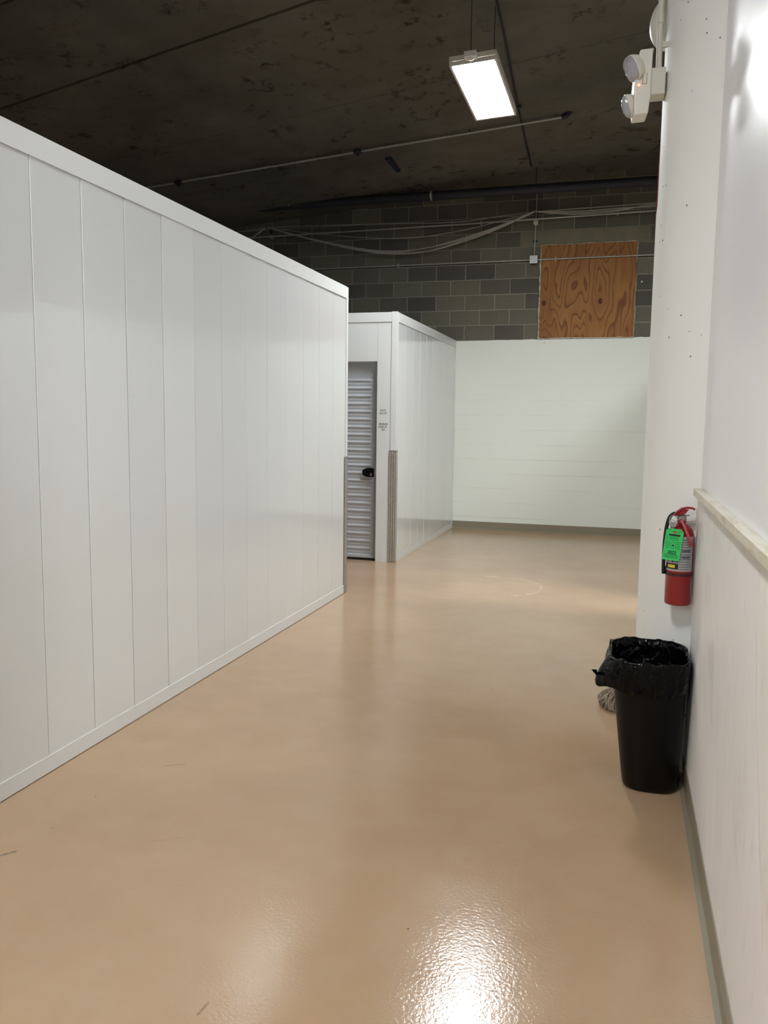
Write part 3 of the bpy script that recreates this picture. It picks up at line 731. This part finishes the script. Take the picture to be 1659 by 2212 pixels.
# valve, levers
val=obj('valve',MB().lathe([(.018,.362),(.020,.366),(.020,.384),(.014,.388),(.014,.402)],24,T).box((EX-.020,EYx-.012,.775+.385),(EX+.014,EYx+.012,.775+.402)),simple('valve_aluminium',c(170,168,162),.35,.7),fe,smooth=False,bevel=.002)
def ribbon(pts,w,th,name,mat,parent):
    rings=[]; m=len(pts); P_=[Vector(p) for p in pts]
    for i,p in enumerate(P_):
        tt=(P_[min(i+1,m-1)]-P_[max(i-1,0)]).normalized(); s_=Vector((0,1,0)); nn=tt.cross(s_).normalized()
        ww=w[i] if isinstance(w,list) else w
        rings.append([p+s_*ww/2+nn*th/2,p-s_*ww/2+nn*th/2,p-s_*ww/2-nn*th/2,p+s_*ww/2-nn*th/2])
    return obj(name,MB().loft(rings),mat,parent,bevel=.0015)
z0=.775
ribbon([(EX-.034,EYx-.03,z0+.388),(EX-.022,EYx-.025,z0+.402),(EX-.004,EYx-.02,z0+.416),(EX+.018,EYx-.02,z0+.421),(EX+.038,EYx-.02,z0+.420),(EX+.050,EYx-.02,z0+.414)],[.020,.024,.026,.026,.024,.016],.008,'squeeze_lever',M_redp,fe)
obj('lever_web',MB().prism([(EX-.03,z0+.384),(EX+.012,z0+.395),(EX+.026,z0+.414),(EX-.004,z0+.412),(EX-.022,z0+.398)],EYx-.028,EYx-.012),M_redp,fe)
ribbon([(EX-.006,EYx-.030,z0+.372),(EX+.008,EYx-.040,z0+.345),(EX+.022,EYx-.052,z0+.312),(EX+.034,EYx-.060,z0+.285),(EX+.040,EYx-.064,z0+.262)],[.022,.026,.028,.028,.022],.012,'carry_handle',M_redp,fe)
obj('valve_spindle',MB().tube([(EX+.014,EYx-.016,z0+.388),(EX+.030,EYx-.016,z0+.388)],.0015,6),M_inkb,fe)
# wall hook and bracket
obj('wall_hook',MB().tube([(EX+.012,EYx,z0+.362),(EX+.03,EYx+.01,z0+.356),(EX+.05,EYx+.02,z0+.352),(X_R-.001,EYx+.02,z0+.354)],.0028,8).box((X_R-.004,EYx-.005,z0+.33),(X_R-.0005,EYx+.004,z0+.42)),M_offw,fe,bevel=.0005)
# hose
hp=[(EX-.018,EYx-.0,z0+.390),(EX-.034,EYx-.008,z0+.392),(EX-.050,EYx-.012,z0+.375),(EX-.060,EYx-.014,z0+.335),(EX-.0645,EYx-.012,z0+.28),(EX-.0655,EYx-.010,z0+.22),(EX-.0645,EYx-.008,z0+.17),(EX-.063,EYx-.006,z0+.13)]
hs=[]
for i in range(len(hp)-1):
    a=Vector(hp[max(i-1,0)]);b=Vector(hp[i]);c_=Vector(hp[i+1]);d_=Vector(hp[min(i+2,len(hp)-1)])
    for k in range(6):
        t_=k/6; hs.append(.5*((2*b)+(-a+c_)*t_+(2*a-5*b+4*c_-d_)*t_*t_+(-a+3*b-3*c_+d_)*t_**3))
hs.append(Vector(hp[-1]))
obj('hose',MB().tube(hs,.0078,12),M_rubber,fe,smooth=True)
# pull pin ring
def torus(cen,R_,r_,nrm,n=28,m=8):
    q=Vector(nrm).to_track_quat('Z','Y').to_matrix(); pts=[]
    mb=MB(); rings=[]
    for i in range(n+1):
        a=2*PI*i/n; cdir=q@Vector((math.cos(a),math.sin(a),0)); up=q@Vector((0,0,1)); c0=Vector(cen)+cdir*R_
        rings.append([c0+(cdir*math.cos(2*PI*k/m)+up*math.sin(2*PI*k/m))*r_ for k in range(m)])
    mb.loft(rings,cap=False); return mb
M_steel=simple('bright_steel_ring',c(190,186,180),.25,.7)
obj('pull_pin_ring',torus((EX-.036,EYx-.046,z0+.372),.0155,.0016,(.15,-1,.1)),M_steel,fe,smooth=True)
obj('pull_pin_ring',torus((EX-.040,EYx-.049,z0+.358),.0125,.0016,(-.2,-1,-.2)),M_steel,fe,smooth=True)
obj('gauge',MB().lathe([(.013,0),(.013,.008),(.0115,.0085)],24,Matrix.Translation((EX-.036,EYx-.030,z0+.345))@Matrix.Rotation(PI/2,4,'X')),M_steel,fe,smooth=True)
# green tag
TG=Matrix.Translation((EX-.034,EYx-.064,z0+.266))@Matrix.Rotation(d2(6),4,'Y')@Matrix.Rotation(d2(-3),4,'X')
tw,thh=.0355,.0675
poly=[(-tw,-thh),(tw,-thh),(tw,thh-.012),(tw-.012,thh),(-tw+.010,thh),(-tw,thh-.010)]
mb=MB().loft([[TG@Vector((a,0,b)) for a,b in poly],[TG@Vector((a,.0008,b)) for a,b in poly]])
tg=obj('inspection_tag',mb,M_green,fe); tg['label']='bright green inspection tag'
pr=MB()
def bar(a,b,w,h): pr.box((a,-.0006,b),(a+w,-.0001,b+h),TG)
bar(-.022,.036,.046,.0085)
for (a,b,w) in ((-.028,.060,.016),(-.010,.052,.03),(.012,.058,.016),(-.018,.030,.036),(-.02,.024,.038),(-.015,.018,.034),(-.031,.030,.008),(-.031,.020,.009),(-.030,.010,.016),(-.030,.004,.012),(-.030,-.002,.014),(-.028,-.009,.010),(-.027,-.016,.012),(.012,.010,.018),(.016,.004,.014),(.016,-.003,.015),(.015,-.010,.014),(.012,-.017,.018),(-.028,-.044,.054),(-.029,-.050,.056),(-.030,-.056,.058)):
    bar(a,b,w,.0016)
bar(-.004,-.007,.009,.006)
pr2=torus((0,0,0),.0125,.0006,(0,-1,0),24,4)
pr.add([TG@(Vector(v)+Vector((0,-.0003,-.004))) for v in pr2.v],pr2.f)
obj('tag_print',pr,M_ink,tg)
rotm=Matrix.Rotation(d2(6),4,'Y')@Matrix.Rotation(PI/2,4,'X')
text('tag_year','2022',TG@Vector((.001,-.0004,-.040)),.019,M_ink,tg,sx=.92,rot=rotm,bold=.0003)
obj('grommet',MB().box((-.006,-.001,.047),(.006,.0,.060),TG),M_brass,tg)
obj('tag_tie',MB().tube([TG@Vector((0,-.001,.054)),(EX-.040,EYx-.052,z0+.345)],.001,6),M_steel,tg)

# ------------------------------------------------------------ waste bin, bag, mop
def rrect(x0,x1,y0,y1,rad,n=7,z=0,extra=0):
    pts=[]
    for cx_,cy_,a0 in ((x1-rad,y0+rad,-PI/2),(x1-rad,y1-rad,0),(x0+rad,y1-rad,PI/2),(x0+rad,y0+rad,PI)):
        for k in range(n+1):
            a=a0+PI/2*k/n; pts.append(Vector((cx_+rad*math.cos(a),cy_+rad*math.sin(a),z)))
    return pts
def resample(pts,N):
    L=[0]; m=len(pts)
    for i in range(m): L.append(L[-1]+(pts[(i+1)%m]-pts[i]).length)
    out=[]
    for k in range(N):
        s_=L[-1]*k/N; i=0
        while L[i+1]<s_: i+=1
        t_=(s_-L[i])/(L[i+1]-L[i]); out.append(pts[i].lerp(pts[(i+1)%m],t_))
    return out
bz=.585
def binsec(z,grow=0):
    t_=z/bz; t_=max(0,min(1.05,t_))
    x0=.062+(-.008-.062)*t_-grow; x1=.288+(.302-.288)*t_+min(grow,.008); y0=3.475+(3.365-3.475)*t_-grow; y1=3.765+(3.785-3.765)*t_+min(grow,.004)
    rad=.075+(.115-.075)*t_
    return rrect(x0,x1,y0,y1,rad,z=z)
rings=[binsec(.0,-.012),binsec(.006,-.003),binsec(.018,0)]+[binsec(z) for z in (.1,.2,.3,.4,.5,.56)]+[binsec(.562,.006),binsec(bz,.007),binsec(bz,-.002)]+[binsec(z,-.004) for z in (.5,.3,.1,.02)]
wb=tag(obj('waste_bin',MB().loft(rings),M_blackp,smooth=True),'tall black plastic waste bin standing against the wainscot below the extinguisher','waste bin')
# bag
N=150
def bagring(z,grow,wr,seed,zw=0,f=9):
    base=resample(binsec(min(z,bz),grow),N); cen=sum(base,Vector())/N; out=[]
    for k,p in enumerate(base):
        d=(p-cen); d.z=0; d.normalize(); a=2*PI*k/N
        q=Vector((math.cos(a)*2.2,math.sin(a)*2.2,seed))
        w1=noise.noise(q*f*.35+Vector((0,0,z*14)))
        w2=noise.noise(q*f+Vector((3,1,z*30)))
        amp=wr*(.6*w1+.5*w2)
        if d.x>.3 or (d.y>.35): amp=-abs(amp)*.5 if d.x>.3 else -abs(amp)*.7
        zz=z+zw*(noise.noise(q*2.3+Vector((7,2,0))))
        out.append(Vector((p.x+d.x*amp,p.y+d.y*amp,zz)))
    return out
R=[bagring(.16,-.045,.05,1),bagring(.24,-.03,.045,1.1),bagring(.32,-.022,.04,1.2),bagring(.38,-.018,.035,1.25),bagring(.43,-.015,.032,1.3),bagring(.48,-.012,.03,1.35),bagring(.52,-.010,.022,1.4),bagring(.555,-.008,.014,1.5),bagring(.578,-.006,.006,1.5,.006)]
R+=[bagring(.590,.002,.005,1.5,.016),bagring(.588,.010,.006,1.5,.014)]
def outer(z,g,wr,seed,zw):
    rg=bagring(z,g,wr,seed,zw,7)
    for i,p in enumerate(rg):
        # left-front side flares out and hangs as a loose corner
        d=Vector((p.x+.02,p.y-3.45,0)); k=math.exp(-(((p.x+.0)/.06)**2+((p.y-3.47)/.13)**2))
        f=(.588-z)/.11
        p.x-=k*.055*f; p.y-=k*.01*f
        # hem lower in the middle of the front
        k2=math.exp(-(((p.x-.15)/.14)**2))*(1 if p.y<3.5 else 0)
        p.z-=k2*.012*f
    return rg
R+=[outer(.572,.012,.008,1.6,.004),outer(.553,.015,.020,1.7,.006),outer(.533,.017,.026,1.75,.007),outer(.512,.018,.028,1.8,.009),outer(.492,.018,.026,1.85,.012),outer(.474,.016,.018,1.9,.016),outer(.462,.012,.008,1.95,.018)]
mb=MB(); mb.loft(R,cap=False); mb.f.append(tuple(range(N)))
bag=obj('bin_liner',mb,M_bag,smooth=False)
for p_ in bag.data.polygons: p_.use_smooth=True
sm=bag.modifiers.new('sub','SUBSURF'); sm.levels=1; sm.render_levels=1
tag(bag,'crumpled black plastic liner folded over the rim of the waste bin','bin liner')
tag_corner=obj('loose_corner',MB().loft([[Vector((-.062,3.44,.525)),Vector((-.058,3.46,.505)),Vector((-.060,3.43,.500))],[Vector((-.083,3.425,.528)),Vector((-.082,3.427,.526)),Vector((-.082,3.424,.526))]]),M_bag,bag)
# mop head: strands of cotton yarn
random.seed(3)
mh=thing('mop_head','grey cotton string mop head on the floor behind the waste bin','mop',(.10,4.50,0))
mb=MB()
for k in range(170):
    a=random.uniform(0,2*PI); s_=random.uniform(.06,.145); tw_=random.uniform(-.7,.7); h_=random.uniform(.07,.15)
    pts=[]
    for i in range(9):
        t_=i/8; rr_=s_*math.sin(t_*PI*.62)/math.sin(PI*.62) if t_<1 else s_
        ang=a+tw_*t_
        z_=h_*(1-t_)**1.3+.006+.03*math.sin(t_*PI)*random.uniform(.6,1)
        pts.append(Vector((.085+math.cos(ang)*rr_*1.0,4.55+math.sin(ang)*rr_,max(.0055,z_))))
    mb.tube(pts,.0052,5)
obj('strings',mb,M_mop,mh,smooth=True)['kind']='stuff'
obj('mop_clamp',MB().box((.03,4.52,.10),(.15,4.58,.165)),M_blackp,mh,bevel=.006)
# tiny fittings on the white wall below the board
tag(obj('wall_anchor',MB().lathe([(.016,0),(.016,.006),(.006,.009)],14,Matrix.Translation((-1.10,Y_F-.001,2.635))@Matrix.Rotation(PI/2,4,'X')),M_white,smooth=True),'small shiny anchor screw in the white wall below the plywood board','screw')
tag(obj('wall_anchor',MB().lathe([(.012,0),(.012,.006),(.004,.009)],14,Matrix.Translation((.155,Y_F-.001,3.42))@Matrix.Rotation(PI/2,4,'X')),M_white,smooth=True),'small pale anchor in the grey blocks right of the plywood board','screw')

# ------------------------------------------------------------ world, camera, view
w=bpy.data.worlds.new('World'); S.world=w; w.use_nodes=True
w.node_tree.nodes['Background'].inputs[0].default_value=(.5,.55,.6,1); w.node_tree.nodes['Background'].inputs[1].default_value=.02
F=1764.93
yaw,pitch,roll=math.radians(16.15285537),math.radians(-6.43217152),math.radians(.74175444)
f_=Vector((-math.sin(yaw),math.cos(yaw),0)); r_=Vector((math.cos(yaw),math.sin(yaw),0)); u_=Vector((0,0,1))
f2=f_*math.cos(pitch)+u_*math.sin(pitch); u2=u_*math.cos(pitch)-f_*math.sin(pitch)
r3=r_*math.cos(roll)+u2*math.sin(roll); u3=u2*math.cos(roll)-r_*math.sin(roll)
cam=bpy.data.cameras.new('Camera'); co=bpy.data.objects.new('Camera',cam); COL.objects.link(co)
co.matrix_world=Matrix(((r3.x,u3.x,-f2.x,0),(r3.y,u3.y,-f2.y,0),(r3.z,u3.z,-f2.z,1.55),(0,0,0,1)))
cam.sensor_fit='VERTICAL'; cam.sensor_height=36; cam.lens=F/2212*36; cam.clip_start=.05
S.camera=co
S.view_settings.view_transform='Standard'; S.view_settings.look='None'; S.view_settings.gamma=1; S.view_settings.exposure=0.1
S.view_settings.use_curve_mapping=False
S.cycles.max_bounces=10; S.cycles.diffuse_bounces=6; S.cycles.glossy_bounces=5
